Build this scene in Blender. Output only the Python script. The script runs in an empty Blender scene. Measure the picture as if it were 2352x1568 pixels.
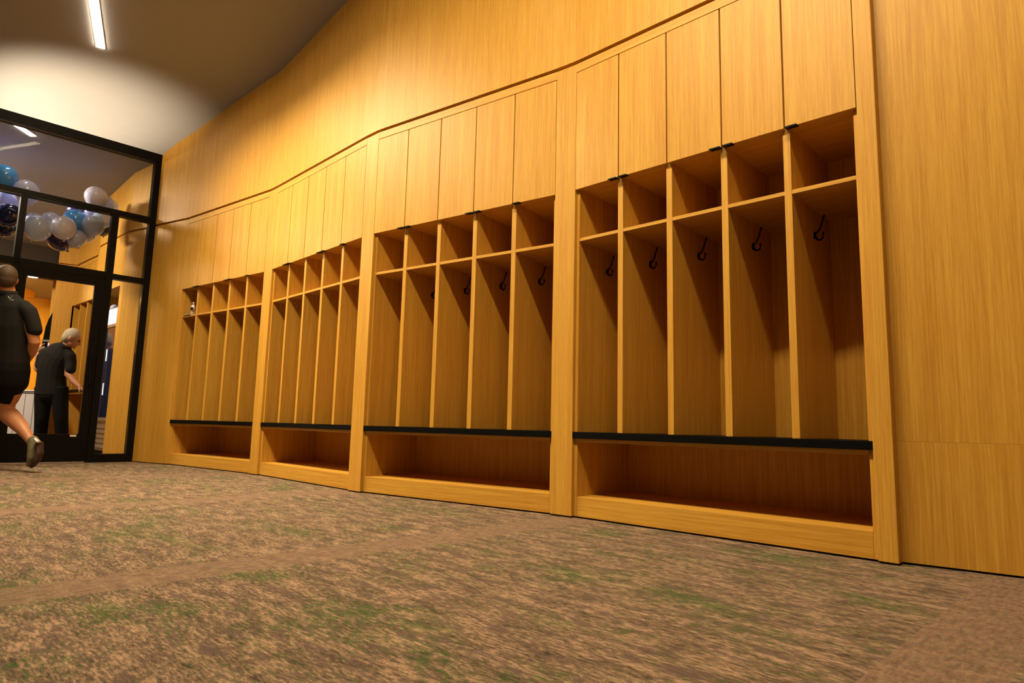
import bpy, math, random
from mathutils import Vector, Matrix, noise
random.seed(7)
C = bpy.context.scene.collection
PI = math.pi

# ------------------------------------------------------------------ camera numbers (frame 2352 x 1568)
FPX, PIT, ROL, CH = 1470.8, 0.1306, 0.0247, 0.4819
_fw = Vector((0, math.cos(PIT), math.sin(PIT)))
_up0 = Vector((0, -math.sin(PIT), math.cos(PIT)))
_r0 = Vector((1, 0, 0))
CR = _r0*math.cos(ROL) + _up0*math.sin(ROL)
CU = -_r0*math.sin(ROL) + _up0*math.cos(ROL)
CO = Vector((0, 0, CH))

def at(x, y, d):
    """a point of the place seen in direction (x, y) of the frame, d metres ahead"""
    return CO + _fw*d + CR*((x-1176)*d/FPX) - CU*((y-784)*d/FPX)

# ------------------------------------------------------------------ helpers
class MB:
    def __init__(s): s.v = []; s.f = []; s.sm = []
    def quad(s, pts, smooth=False):
        b = len(s.v); s.v += [tuple(p) for p in pts]; s.f.append(list(range(b, b+len(pts)))); s.sm.append(smooth)
    def box(s, x0, x1, y0, y1, z0, z1):
        if x0 > x1: x0, x1 = x1, x0
        if y0 > y1: y0, y1 = y1, y0
        if z0 > z1: z0, z1 = z1, z0
        b = len(s.v)
        s.v += [(x0,y0,z0),(x1,y0,z0),(x1,y1,z0),(x0,y1,z0),(x0,y0,z1),(x1,y0,z1),(x1,y1,z1),(x0,y1,z1)]
        for f in ((0,3,2,1),(4,5,6,7),(0,1,5,4),(1,2,6,5),(2,3,7,6),(3,0,4,7)):
            s.f.append([b+i for i in f]); s.sm.append(False)
        return s
    def prism(s, poly, z0, z1, smooth=False):
        n = len(poly); b = len(s.v)
        a = sum(poly[i][0]*poly[(i+1) % n][1]-poly[(i+1) % n][0]*poly[i][1] for i in range(n))
        if a < 0: poly = list(reversed(poly))
        zz0 = z0 if isinstance(z0, (list, tuple)) else [z0]*n
        zz1 = z1 if isinstance(z1, (list, tuple)) else [z1]*n
        if a < 0: zz0 = list(reversed(zz0)); zz1 = list(reversed(zz1))
        s.v += [(p[0], p[1], zz0[i]) for i, p in enumerate(poly)] + [(p[0], p[1], zz1[i]) for i, p in enumerate(poly)]
        s.f.append([b+i for i in reversed(range(n))]); s.sm.append(False)
        s.f.append([b+n+i for i in range(n)]); s.sm.append(False)
        for i in range(n):
            j = (i+1) % n
            s.f.append([b+i, b+j, b+n+j, b+n+i]); s.sm.append(smooth)
        return s
    def loft(s, rings, cap=True, smooth=True):
        """rings: lists of equal-length point loops"""
        n = len(rings[0]); b = len(s.v)
        for r in rings: s.v += [tuple(p) for p in r]
        for k in range(len(rings)-1):
            for i in range(n):
                j = (i+1) % n
                s.f.append([b+k*n+i, b+k*n+j, b+(k+1)*n+j, b+(k+1)*n+i]); s.sm.append(smooth)
        if cap:
            s.f.append([b+i for i in reversed(range(n))]); s.sm.append(False)
            s.f.append([b+(len(rings)-1)*n+i for i in range(n)]); s.sm.append(False)
        return s
    def limb(s, pts, radii, n=16, side=None, round_ends=True):
        """tapered tube through pts; radii: float or (ra, rb) with ra along `side`"""
        pts = [Vector(p) for p in pts]
        rr = [(r, r) if not isinstance(r, (tuple, list)) else r for r in radii]
        rings = []
        ref = Vector(side) if side is not None else Vector((0.3, 0.2, 0.93))
        def ring(c, t, ra, rb):
            a = ref - t*ref.dot(t)
            if a.length < 1e-3: a = Vector((1, 0, 0)) - t*t.x
            a.normalize(); q = t.cross(a)
            return [c + a*(ra*math.cos(2*PI*i/n)) + q*(rb*math.sin(2*PI*i/n)) for i in range(n)]
        m = len(pts)
        ts = []
        for i in range(m):
            t = (pts[min(i+1, m-1)]-pts[max(i-1, 0)])
            ts.append(t.normalized())
        if round_ends:
            for k in (0.98, 0.8, 0.5, 0.22):
                w = math.sqrt(max(0, 1-k*k)); r = rr[0]
                rings.append(ring(pts[0]-ts[0]*(k*min(r)), ts[0], r[0]*w, r[1]*w))
        for i in range(m): rings.append(ring(pts[i], ts[i], *rr[i]))
        if round_ends:
            for k in (0.22, 0.5, 0.8, 0.98):
                w = math.sqrt(max(0, 1-k*k)); r = rr[-1]
                rings.append(ring(pts[-1]+ts[-1]*(k*min(r)), ts[-1], r[0]*w, r[1]*w))
        return s.loft(rings)
    def ball(s, c, rx, ry=None, rz=None, rot=None, n=20, m=12):
        ry = ry or rx; rz = rz or rx; c = Vector(c); rings = []
        for k in range(m+1):
            th = PI*(k+0.02)/(m+0.04); z = -math.cos(th); w = math.sin(th)
            ring = []
            for i in range(n):
                p = Vector((rx*w*math.cos(2*PI*i/n), ry*w*math.sin(2*PI*i/n), rz*z))
                if rot is not None: p = rot @ p
                ring.append(c+p)
            rings.append(ring)
        return s.loft(rings)
    def build(s, name, mat, parent=None, bevel=0, props=None):
        me = bpy.data.meshes.new(name)
        me.from_pydata(s.v, [], s.f); me.update()
        me.polygons.foreach_set('use_smooth', s.sm)
        if mat: me.materials.append(mat)
        o = bpy.data.objects.new(name, me); C.objects.link(o)
        if parent: o.parent = parent
        if bevel:
            m = o.modifiers.new('bevel', 'BEVEL'); m.width = bevel; m.segments = 2; m.limit_method = 'ANGLE'
        if props:
            for k, v in props.items(): o[k] = v
        return o

def empty(name, loc=(0,0,0), rz=0):
    o = bpy.data.objects.new(name, None); C.objects.link(o); o.location = loc; o.rotation_euler = (0,0,rz)
    o.empty_display_size = 0.1
    return o
def tag(o, label, cat, group=None, kind=None):
    o['label'] = label; o['category'] = cat
    if group: o['group'] = group
    if kind: o['kind'] = kind
    return o
def struct(o, label=None, cat=None):
    o['kind'] = 'structure'
    if label: o['label'] = label
    if cat: o['category'] = cat
    return o

# ------------------------------------------------------------------ materials
def newmat(name):
    m = bpy.data.materials.new(name); m.use_nodes = True
    nt = m.node_tree; b = nt.nodes['Principled BSDF']
    return m, nt, b
def N(nt, typ, **kw):
    n = nt.nodes.new(typ)
    for k, v in kw.items():
        if hasattr(n, k): setattr(n, k, v)
        else: n.inputs[k].default_value = v
    return n
def plain(name, col, rough=0.5, metal=0, spec=0.5, var=0.0, scale=20, bump=0.0):
    m, nt, b = newmat(name)
    b.inputs['Roughness'].default_value = rough; b.inputs['Metallic'].default_value = metal
    b.inputs['Specular IOR Level'].default_value = spec
    tc = N(nt, 'ShaderNodeTexCoord'); nz = N(nt, 'ShaderNodeTexNoise'); nz.inputs['Scale'].default_value = scale
    nz.inputs['Detail'].default_value = 4
    nt.links.new(tc.outputs['Object'], nz.inputs['Vector'])
    mx = N(nt, 'ShaderNodeMixRGB'); mx.inputs[1].default_value = (*[c*(1-var) for c in col], 1); mx.inputs[2].default_value = (*[min(1, c*(1+var)) for c in col], 1)
    nt.links.new(nz.outputs[0], mx.inputs[0]); nt.links.new(mx.outputs[0], b.inputs['Base Color'])
    if bump:
        bp = N(nt, 'ShaderNodeBump'); bp.inputs['Strength'].default_value = bump; bp.inputs['Distance'].default_value = 0.002
        nt.links.new(nz.outputs[0], bp.inputs['Height']); nt.links.new(bp.outputs[0], b.inputs['Normal'])
    return m
def emis(name, col, strength):
    m, nt, b = newmat(name)
    b.inputs['Base Color'].default_value = (0.8, 0.8, 0.8, 1)
    b.inputs['Emission Color'].default_value = (*col, 1); b.inputs['Emission Strength'].default_value = strength
    return m
WOODC = ((0.64, 0.355, 0.055), (0.50, 0.235, 0.027))
def wood(name, axis='z', rough=0.46, cols=WOODC, cathedral=False):
    m, nt, b = newmat(name); L = nt.links.new
    tc = N(nt, 'ShaderNodeTexCoord'); geo = N(nt, 'ShaderNodeNewGeometry')
    mul = N(nt, 'ShaderNodeMath', operation='MULTIPLY'); mul.inputs[1].default_value = 37.0
    L(geo.outputs['Random Per Island'], mul.inputs[0])
    add = N(nt, 'ShaderNodeVectorMath', operation='ADD'); L(tc.outputs['Object'], add.inputs[0]); L(mul.outputs[0], add.inputs[1])
    def stretched(sc, along, detail=4, dist=0.0):
        mp = N(nt, 'ShaderNodeMapping'); s = [sc, sc, sc]; s['xyz'.index(axis)] = along
        mp.inputs['Scale'].default_value = s; L(add.outputs[0], mp.inputs['Vector'])
        nz = N(nt, 'ShaderNodeTexNoise'); nz.inputs['Scale'].default_value = 1; nz.inputs['Detail'].default_value = detail
        nz.inputs['Distortion'].default_value = dist
        L(mp.outputs[0], nz.inputs['Vector']); return nz
    n1 = stretched(150, 3.0, 3); n2 = stretched(26, 0.7, 3, 0.4); n3 = stretched(420, 14.0, 2)
    a1 = N(nt, 'ShaderNodeMath', operation='MULTIPLY_ADD'); L(n1.outputs[0], a1.inputs[0]); a1.inputs[1].default_value = 0.55; 
    m2 = N(nt, 'ShaderNodeMath', operation='MULTIPLY'); L(n2.outputs[0], m2.inputs[0]); m2.inputs[1].default_value = 0.30; L(m2.outputs[0], a1.inputs[2])
    a3 = N(nt, 'ShaderNodeMath', operation='MULTIPLY_ADD'); L(n3.outputs[0], a3.inputs[0]); a3.inputs[1].default_value = 0.3; L(a1.outputs[0], a3.inputs[2])
    rp = N(nt, 'ShaderNodeValToRGB'); L(a3.outputs[0], rp.inputs[0])
    rp.color_ramp.elements[0].position = 0.44; rp.color_ramp.elements[0].color = (*cols[1], 1)
    rp.color_ramp.elements[1].position = 0.70; rp.color_ramp.elements[1].color = (*cols[0], 1)
    # a slight tone shift from board to board
    hs = N(nt, 'ShaderNodeHueSaturation'); L(rp.outputs[0], hs.inputs['Color'])
    mr = N(nt, 'ShaderNodeMapRange'); L(geo.outputs['Random Per Island'], mr.inputs[0]); mr.inputs[3].default_value = 0.96; mr.inputs[4].default_value = 1.05
    L(mr.outputs[0], hs.inputs['Value']); L(hs.outputs[0], b.inputs['Base Color'])
    b.inputs['Roughness'].default_value = rough; b.inputs['Specular IOR Level'].default_value = 0.4
    bp = N(nt, 'ShaderNodeBump'); bp.inputs['Strength'].default_value = 0.12; bp.inputs['Distance'].default_value = 0.001
    L(n3.outputs[0], bp.inputs['Height']); L(bp.outputs[0], b.inputs['Normal'])
    return m
def glassmat(name, tint=(0.94, 0.94, 0.92), ior=1.09):
    m = bpy.data.materials.new(name); m.use_nodes = True; nt = m.node_tree
    for n in list(nt.nodes): nt.nodes.remove(n)
    out = N(nt, 'ShaderNodeOutputMaterial'); tr = N(nt, 'ShaderNodeBsdfTransparent'); gl = N(nt, 'ShaderNodeBsdfGlossy')
    tr.inputs[0].default_value = (*tint, 1); gl.inputs['Roughness'].default_value = 0.0
    fr = N(nt, 'ShaderNodeFresnel'); fr.inputs[0].default_value = ior; mx = N(nt, 'ShaderNodeMixShader')
    nt.links.new(fr.outputs[0], mx.inputs[0]); nt.links.new(tr.outputs[0], mx.inputs[1]); nt.links.new(gl.outputs[0], mx.inputs[2]); nt.links.new(mx.outputs[0], out.inputs[0])
    return m
AX = Vector((0.7085, -0.7057, 0))     # away from the glass partition, into the room
WX = Vector((-0.7057, -0.7085, 0))    # along the glass partition, to the left
def carpet():
    m, nt, b = newmat('carpet'); L = nt.links.new
    tc = N(nt, 'ShaderNodeTexCoord')
    def dotv(v):
        d = N(nt, 'ShaderNodeVectorMath', operation='DOT_PRODUCT'); L(tc.outputs['Object'], d.inputs[0]); d.inputs[1].default_value = v; return d.outputs['Value']
    s = dotv(AX); u = dotv(WX)
    def mth(op, a, bb=None, c=None):
        n = N(nt, 'ShaderNodeMath', operation=op)
        for i, q in enumerate((a, bb, c)):
            if q is None: continue
            if isinstance(q, (int, float)): n.inputs[i].default_value = q
            else: L(q, n.inputs[i])
        return n.outputs[0]
    # cross bands of plain ribbed carpet, one about every 1.85 m
    ph = mth('FRACT', mth('DIVIDE', mth('ADD', s, 0.45+1.85*6), 1.85))
    band = mth('MULTIPLY', mth('LESS_THAN', ph, 0.115), 1.0)
    cmb = N(nt, 'ShaderNodeCombineXYZ'); L(s, cmb.inputs[0]); L(u, cmb.inputs[1])
    def noise_(sx, sy, detail=5, dist=0.0, rough=0.6, off=0):
        mp = N(nt, 'ShaderNodeMapping'); mp.inputs['Scale'].default_value = (sx, sy, 1); mp.inputs['Location'].default_value = (off, off*1.7, 0)
        L(cmb.outputs[0], mp.inputs['Vector'])
        z = N(nt, 'ShaderNodeTexNoise'); z.inputs['Scale'].default_value = 1; z.inputs['Detail'].default_value = detail
        z.inputs['Distortion'].default_value = dist; z.inputs['Roughness'].default_value = rough
        L(mp.outputs[0], z.inputs['Vector']); return z.outputs[0]
    fine = noise_(36, 135, 5, 0.3, 0.66); big = noise_(7, 22, 5, 0.5, 0.6, 3.1); patch = noise_(2.0, 3.6, 4, 0.3, 0.6, 9.3)
    purp = noise_(8, 26, 5, 0.5, 0.62, 21.0); yarn = noise_(230, 330, 2, 0, 0.5, 5.0); gfine = noise_(24, 80, 6, 0.6, 0.7, 33.0)
    base = mth('ADD', mth('MULTIPLY', fine, 0.66), mth('MULTIPLY', big, 0.44))
    rp = N(nt, 'ShaderNodeValToRGB'); L(base, rp.inputs[0]); e = rp.color_ramp.elements
    e[0].position = 0.43; e[0].color = (0.060, 0.045, 0.035, 1)
    e[1].position = 0.67; e[1].color = (0.41, 0.272, 0.196, 1)
    e2 = e.new(0.545); e2.color = (0.175, 0.122, 0.088, 1)
    mpur = N(nt, 'ShaderNodeMixRGB'); L(rp.outputs[0], mpur.inputs[1]); mpur.inputs[2].default_value = (0.115, 0.075, 0.075, 1)
    fp = N(nt, 'ShaderNodeMapRange'); L(purp, fp.inputs[0]); fp.inputs[1].default_value = 0.53; fp.inputs[2].default_value = 0.63; fp.inputs[4].default_value = 0.8
    L(fp.outputs[0], mpur.inputs[0])
    mg = N(nt, 'ShaderNodeMixRGB'); L(mpur.outputs[0], mg.inputs[1]); mg.inputs[2].default_value = (0.040, 0.098, 0.018, 1)
    gs = mth('ADD', mth('MULTIPLY', gfine, 0.62), mth('MULTIPLY', patch, 0.48))
    fg = N(nt, 'ShaderNodeMapRange'); L(gs, fg.inputs[0]); fg.inputs[1].default_value = 0.572; fg.inputs[2].default_value = 0.665; fg.inputs[4].default_value = 0.72
    L(fg.outputs[0], mg.inputs[0])
    # bands
    bn = noise_(70, 22, 4, 0.3, 0.6, 50.0); brp = N(nt, 'ShaderNodeValToRGB'); L(bn, brp.inputs[0])
    brp.color_ramp.elements[0].position = 0.35; brp.color_ramp.elements[0].color = (0.15, 0.095, 0.072, 1)
    brp.color_ramp.elements[1].position = 0.68; brp.color_ramp.elements[1].color = (0.30, 0.195, 0.145, 1)
    mb_ = N(nt, 'ShaderNodeMixRGB'); L(mth('MULTIPLY', band, 0.7), mb_.inputs[0]); L(mg.outputs[0], mb_.inputs[1]); L(brp.outputs[0], mb_.inputs[2])
    my = N(nt, 'ShaderNodeMixRGB', blend_type='MULTIPLY'); my.inputs[0].default_value = 0.45; L(mb_.outputs[0], my.inputs[1])
    yr = N(nt, 'ShaderNodeMapRange'); L(yarn, yr.inputs[0]); yr.inputs[1].default_value = 0.3; yr.inputs[2].default_value = 0.7; yr.inputs[3].default_value = 0.45; yr.inputs[4].default_value = 1.35
    L(yr.outputs[0], my.inputs[2]); L(my.outputs[0], b.inputs['Base Color'])
    b.inputs['Roughness'].default_value = 0.95; b.inputs['Specular IOR Level'].default_value = 0.1
    bp = N(nt, 'ShaderNodeBump'); bp.inputs['Strength'].default_value = 0.5; bp.inputs['Distance'].default_value = 0.003
    L(yarn, bp.inputs['Height']); L(bp.outputs[0], b.inputs['Normal'])
    return m
M = dict(
    wv=wood('oak_vertical', 'z'), wh=wood('oak_horizontal', 'x'),
    gloom=plain('charcoal_wall_paint', (0.25, 0.21, 0.17), 0.9, var=0.05, spec=0.2),
    plaster=plain('plaster', (0.33, 0.345, 0.42), 0.9, var=0.02, scale=6, spec=0.2),
    black=plain('black_laminate', (0.002, 0.002, 0.0023), 0.6, var=0.1, spec=0.08),
    bmetal=plain('black_metal', (0.004, 0.0036, 0.0034), 0.5, var=0.1, spec=0.12),
    frame=plain('bronze_frame', (0.0045, 0.0035, 0.003), 0.5, var=0.1, spec=0.12),
    dark=plain('dark_brown', (0.030, 0.020, 0.014), 0.8, var=0.15),  # the bulkhead's shade is put into this dark brown
    glass=glassmat('pane_glass'), carpet=carpet(),
    silver=plain('brushed_metal', (0.55, 0.55, 0.56), 0.35, metal=0.9, var=0.05, scale=60),
    white=plain('white_panel', (0.72, 0.70, 0.78), 0.5, var=0.03),
    tag=plain('beige_label', (0.75, 0.66, 0.5), 0.6, var=0.05),
    strip=emis('strip_diffuser', (1.0, 0.79, 0.47), 90.0), strip2=emis('far_strip_diffuser', (1.0, 0.80, 0.58), 30.0),
)

# ------------------------------------------------------------------ plan of the wavy locker wall
G0 = Vector((-4.03, 6.97)); KA = Vector((-3.565, 6.71)); A0 = Vector((-3.518, 6.683)); A5 = Vector((-2.30, 5.773))
B0 = Vector((-2.187, 5.666)); B5 = Vector((-1.126, 4.584)); C0 = Vector((-1.017, 4.484)); C5 = Vector((0.232, 3.612))
D0 = Vector((0.340, 3.526)); D5 = Vector((1.408, 2.510)); Q0 = Vector((1.459, 2.462)); R0 = Vector((1.497, 2.503)); R1 = Vector((4.2, 0.625))
def nrm(p, q):
    d = (q-p).normalized(); n = Vector((-d.y, d.x)); return d, n     # n points into the wall
ZD0, ZD1, ZR, ZG0, ZG1 = 1.83, 2.545, 2.548, 2.600, 2.622
PROF = [(-9.0, 2.05), (-6.0, 2.42), (-3.05, 2.86), (-1.47, 3.225), (-0.6, 3.315), (-0.12, 3.385), (0.0, 3.442), (0.25, 3.535), (0.55, 3.607), (0.85, 3.655), (1.22, 3.70), (2.1, 3.795), (3.3, 3.93), (5.0, 4.10), (9.5, 4.5)]
def ceilz(s):
    for (a, za), (b, zb) in zip(PROF, PROF[1:]):
        if s <= b: return za+(zb-za)*(s-a)/(b-a)
    return PROF[-1][1]
def S(p): return (Vector((p[0], p[1]))-G0).dot(AX.xy)
def SU(s, u, z=0): 
    q = G0+AX.xy*s+WX.xy*u; return Vector((q.x, q.y, z))

# floor
mb = MB(); mb.prism([SU(-9, -4).xy, SU(-9, 9).xy, SU(9.5, 9).xy, SU(9.5, -5).xy], -0.08, 0.0)
struct(mb.build('floor', M['carpet']), 'tan and grey flecked carpet with green flecks and plain cross bands', 'floor')
# ceiling (thick sheet following the profile)
mb = MB(); ss = []
for (a, za), (b, zb) in zip(PROF, PROF[1:]):
    k = 4
    for i in range(k): ss.append(a+(b-a)*i/k)
ss.append(PROF[-1][0])
rings = []
for s_ in ss:
    z = (ceilz(s_-0.12)+2*ceilz(s_)+ceilz(s_+0.12))/4
    rings.append([SU(s_, -5, z), SU(s_, 9, z), SU(s_, 9, z+0.12), SU(s_, -5, z+0.12)])
mb.loft(rings, smooth=False)
struct(mb.build('ceiling', M['plaster']), 'plain plaster ceiling rising gently away from the glass partition', 'ceiling')

# upper oak wall above the shadow groove, following the wavy plan
def ribbon(mb, pts, t0, t1, z0, z1):
    """wall ribbon along pts between offsets t0 and t1 behind the face"""
    n = len(pts); nn = []
    for i in range(n):
        d = (pts[min(i+1, n-1)]-pts[max(i-1, 0)]).normalized(); nn.append(Vector((-d.y, d.x)))
    for i in range(n-1):
        a, b = pts[i], pts[i+1]
        za = z1(a) if callable(z1) else z1; zb = z1(b) if callable(z1) else z1
        p = [a+nn[i]*t0, b+nn[i+1]*t0, b+nn[i+1]*t1, a+nn[i]*t1]
        mb.prism(p, [z0]*4, [za, zb, zb, za])
def ribbon_smooth(name, pts, t0, t1, z0, z1f, mat):
    n = len(pts); rings = []
    for i in range(n):
        d = (pts[min(i+1, n-1)]-pts[max(i-1, 0)]).normalized(); nn = Vector((-d.y, d.x))
        a = pts[i]+nn*t0; b = pts[i]+nn*t1; zt = z1f(pts[i])
        rings.append([(a.x, a.y, z0), (b.x, b.y, z0), (b.x, b.y, zt), (a.x, a.y, zt)])
    mb = MB(); mb.loft(rings, smooth=False)
    return mb.build(name, mat)
def soft(pts, r=0.05, k=4):
    """round the corners of a plan polyline a little"""
    out = [pts[0]]
    for i in range(1, len(pts)-1):
        a, b, c = pts[i-1], pts[i], pts[i+1]
        ra = min(r, (a-b).length*0.45); rc = min(r, (c-b).length*0.45)
        p = b+(a-b).normalized()*ra; q = b+(c-b).normalized()*rc
        for j in range(k+1):
            t = j/k; out.append(p*(1-t)**2+b*2*t*(1-t)+q*t*t)
    out.append(pts[-1]); return out
topz = lambda p: ceilz(S(p))+0.05
UP = [G0, KA, A0, A5, B0, B5, C0, C5, D0, D5, Q0+Vector((0.03, -0.02)), R1]
up = soft(UP, 0.05)
struct(ribbon_smooth('wall_back', up, 0.0, 0.10, ZG1, topz, M['wv']), 'tall curving oak veneer wall above the locker bays', 'wall')
mb = MB(); ribbon(mb, up, 0.045, 0.10, ZG0-0.03, ZG1+0.01)
struct(mb.build('trim_1', M['wv']), 'recessed shadow line running over the locker bays', 'trim')

# flat oak strip between glass partition and first bay
mb = MB(); ribbon(mb, [G0, KA], 0.0, 0.06, 0.008, ZG0)
struct(mb.build('wall_left', M['wv']), 'flat oak panel between the glass partition and the farthest locker bay', 'wall')
# right wall beyond the nearest bay: two veneer sheets
d_, n_ = nrm(R0, R1)
mb = MB()
a, b = R0-d_*0.03, R1
mb.prism([a, b, b+n_*0.06, a+n_*0.06], 0.008, 0.4595); mb.prism([a, b, b+n_*0.06, a+n_*0.06], 0.46, ZG0)
struct(mb.build('wall_right', M['wv']), 'plain oak wall at the right, nearest the camera', 'wall')
mb = MB(); a2 = a+n_*0.006; b2 = b+n_*0.006
mb.prism([a2, b2, b2+n_*0.04, a2+n_*0.04], 0.0, 0.0075)
mbp = mb
struct(mbp.build('baseboard_right', M['black']), 'thin black gap strip under the right oak wall', 'baseboard')
# pilasters
def pil(idx, p, q, n1, n2, label, ret=None):
    mb = MB()
    if ret is None: poly = [p, q, q+n2*0.055, p+n1*0.055]
    else: poly = [p, q, ret, ret+n1*0.02, p+n1*0.09]
    mb.prism(poly, 0.007, ZG0)
    o = mb.build('trim_%d' % idx, M['wv'], bevel=0.0025); struct(o, label, 'pilaster')
    mb = MB(); c = sum(poly, Vector((0, 0)))/len(poly)
    mb.prism([c+(v-c)*0.93 for v in poly], 0.0, 0.0068)
    struct(mb.build('baseboard_%d' % idx, M['black']), None)
nA = nrm(A0, A5)[1]; nB = nrm(B0, B5)[1]; nC = nrm(C0, C5)[1]; nD = nrm(D0, D5)[1]
pil(2, KA, A0, nA, nA, 'narrow oak pilaster left of the farthest locker bay')
pil(3, A5, B0, nA, nB, 'oak pilaster between the farthest and second farthest locker bays')
pil(4, B5, C0, nB, nC, 'oak pilaster between the two middle locker bays')
pil(5, C5, D0, nC, nD, 'wide oak pilaster between the nearest bay and its neighbour')
pil(6, D5, Q0, nD, nD, 'oak pilaster standing proud at the right end of the nearest bay', ret=R0)

# ------------------------------------------------------------------ locker bays
def hook_mb(x, y, z):
    mb = MB()
    rings = []
    for (dx, r1, r2) in ((0.0, 0.011, 0.019), (0.003, 0.011, 0.019), (0.006, 0.008, 0.015), (0.0075, 0.004, 0.008)):
        rings.append([(x+dx, y+r1*math.cos(2*PI*i/16), z+r2*math.sin(2*PI*i/16)) for i in range(16)])
    mb.loft(rings)
    up_ = [(0.004, 0.008), (0.015, 0.014), (0.026, 0.028), (0.034, 0.048), (0.040, 0.070), (0.047, 0.088)]
    mb.limb([(x+a, y, z+c) for a, c in up_], [0.0050, 0.0045, 0.004, 0.0038, 0.0036, 0.0048], n=10)
    lo = [(0.004, -0.008), (0.014, -0.022), (0.026, -0.026), (0.036, -0.018), (0.040, -0.004), (0.039, 0.006)]
    mb.limb([(x+a, y, z+c) for a, c in lo], [0.0055, 0.0048, 0.0045, 0.0042, 0.004, 0.005], n=10)
    return mb
def locker_bay(p, q, label, N_=5, group='oak locker bays along the wavy wall', bench=0.457, zsh=1.528, zd0=ZD0, niche=True, dep=0.54, hooks=True, pulls=True):
    d, n = nrm(p, q); W = (q-p).length; w = W/N_; r = 0.022
    root = empty('locker_bay', (p.x, p.y, 0), math.atan2(d.y, d.x))
    tag(root, label, 'lockers', group)
    for a, b in ((0.0005, 0.019), (W-0.019, W-0.0005)):
        MB().box(a, b, r, dep, 0.008, 2.58).build('side_panel', M['wv'], root, 0.0008)
    MB().box(0.019, W-0.019, dep-0.012, dep+0.004, 0.008, 2.56).build('back_panel', M['wv'], root)
    for k in range(1, N_):
        MB().box(w*k-0.016, w*k+0.016, r, dep-0.012, bench+0.0005, 2.53).build('divider', M['wv'], root, 0.0008)
    for k in range(N_):
        a = 0.019 if k == 0 else w*k+0.016; b = W-0.019 if k == N_-1 else w*(k+1)-0.016
        if zsh: MB().box(a, b, r+0.001, dep-0.012, zsh, zsh+0.018).build('shelf', M['wh'], root, 0.0008)
        MB().box(a, b, r+0.002, dep-0.012, zd0+0.006, zd0+0.024).build('cabinet_floor', M['wh'], root)
        if hooks:
            hook_mb(a, r+0.272, 1.402).build('coat_hook', M['bmetal'], root)
    MB().box(0.001, W-0.001, 0.0, dep-0.012, bench-0.035, bench).build('bench_top', M['black'], root, 0.0015, {'label': 'black bench top'})
    MB().box(0.019, W-0.019, 0.013, dep-0.012, bench-0.054, bench-0.0355).build('bench_rail', M['wh'], root)
    MB().box(0.019, W-0.019, r+0.02, dep-0.012, 0.094, 0.1115).build('niche_floor', M['wh'], root)
    MB().box(0.0195, W-0.0195, r, r+0.0195, 0.008, 0.112).build('kick_board', M['wh'], root, 0.001)
    MB().box(0.002, W-0.002, r+0.006, r+0.1, 0.0, 0.0075).build('toe_gap', M['black'], root, 0, {'label': 'thin black strip under the kick board'})
    MB().box(0.0, W, 0.0, 0.02, ZR, ZG0).build('top_rail', M['wh'], root, 0.0008)
    side = ['R', 'L', 'R', 'L', 'L']
    for k in range(N_):
        a = w*k+0.0036 if k else 0.0026; b = w*(k+1)-0.0036 if k < N_-1 else W-0.0026
        dr = MB().box(a, b, 0.0, 0.0195, zd0, ZD1-0.001).build('door', M['wv'], root, 0.0012)
        if pulls:
            pw = 0.052
            x0, x1 = (a+0.002, a+0.002+pw) if side[k % 5] == 'L' else (b-0.002-pw, b-0.002)
            m = MB(); m.box(x0, x1, -0.017, 0.016, zd0-0.0035, zd0-0.0005); m.box(x0, x1, -0.017, -0.0145, zd0-0.0075, zd0-0.0034)
            m.build('door_pull', M['bmetal'], dr, 0, {'label': 'black edge pull'})
    return root
locker_bay(A0, A5, 'farthest oak locker bay, next to the glass partition, with a small trophy in one cubby')
locker_bay(B0, B5, 'second oak locker bay from the glass partition, between narrow pilasters, cubbies empty')
locker_bay(C0, C5, 'second nearest oak locker bay, left of the nearest one, black hooks partly visible')
locker_bay(D0, D5, 'nearest and largest looking oak locker bay, beside the plain right wall')
# backs of the wall so no light leaks in
mb = MB(); ribbon(mb, [G0+Vector((-.2, .2)), A0, A5, B0, B5, C0, C5, D0, D5, Q0], 0.62, 0.66, 0.0, 3.0)
struct(mb.build('wall_rear', M['dark']), 'dark lining behind the locker bays', 'wall')

# ------------------------------------------------------------------ the rest of the shell (behind the camera)
def wallbox(name, s0, u0, s1, u1, z1=5.0, mat='plaster', z0=0.0, label=None):
    mb = MB(); mb.prism([SU(s0, u0).xy, SU(s1, u0).xy, SU(s1, u1).xy, SU(s0, u1).xy], z0, z1)
    return struct(mb.build(name, M[mat]), label, 'wall')
wallbox('wall_front', -9.0, 6.2, 9.4, 6.3, mat='gloom', label='dark wall opposite the lockers')
wallbox('wall_end', 9.0, -4, 9.1, 6.3, mat='gloom', label='dark wall behind the camera')

# ------------------------------------------------------------------ glass partition and door
part = empty('window_1', (G0.x, G0.y, 0), math.atan2(WX.y, WX.x))
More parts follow.
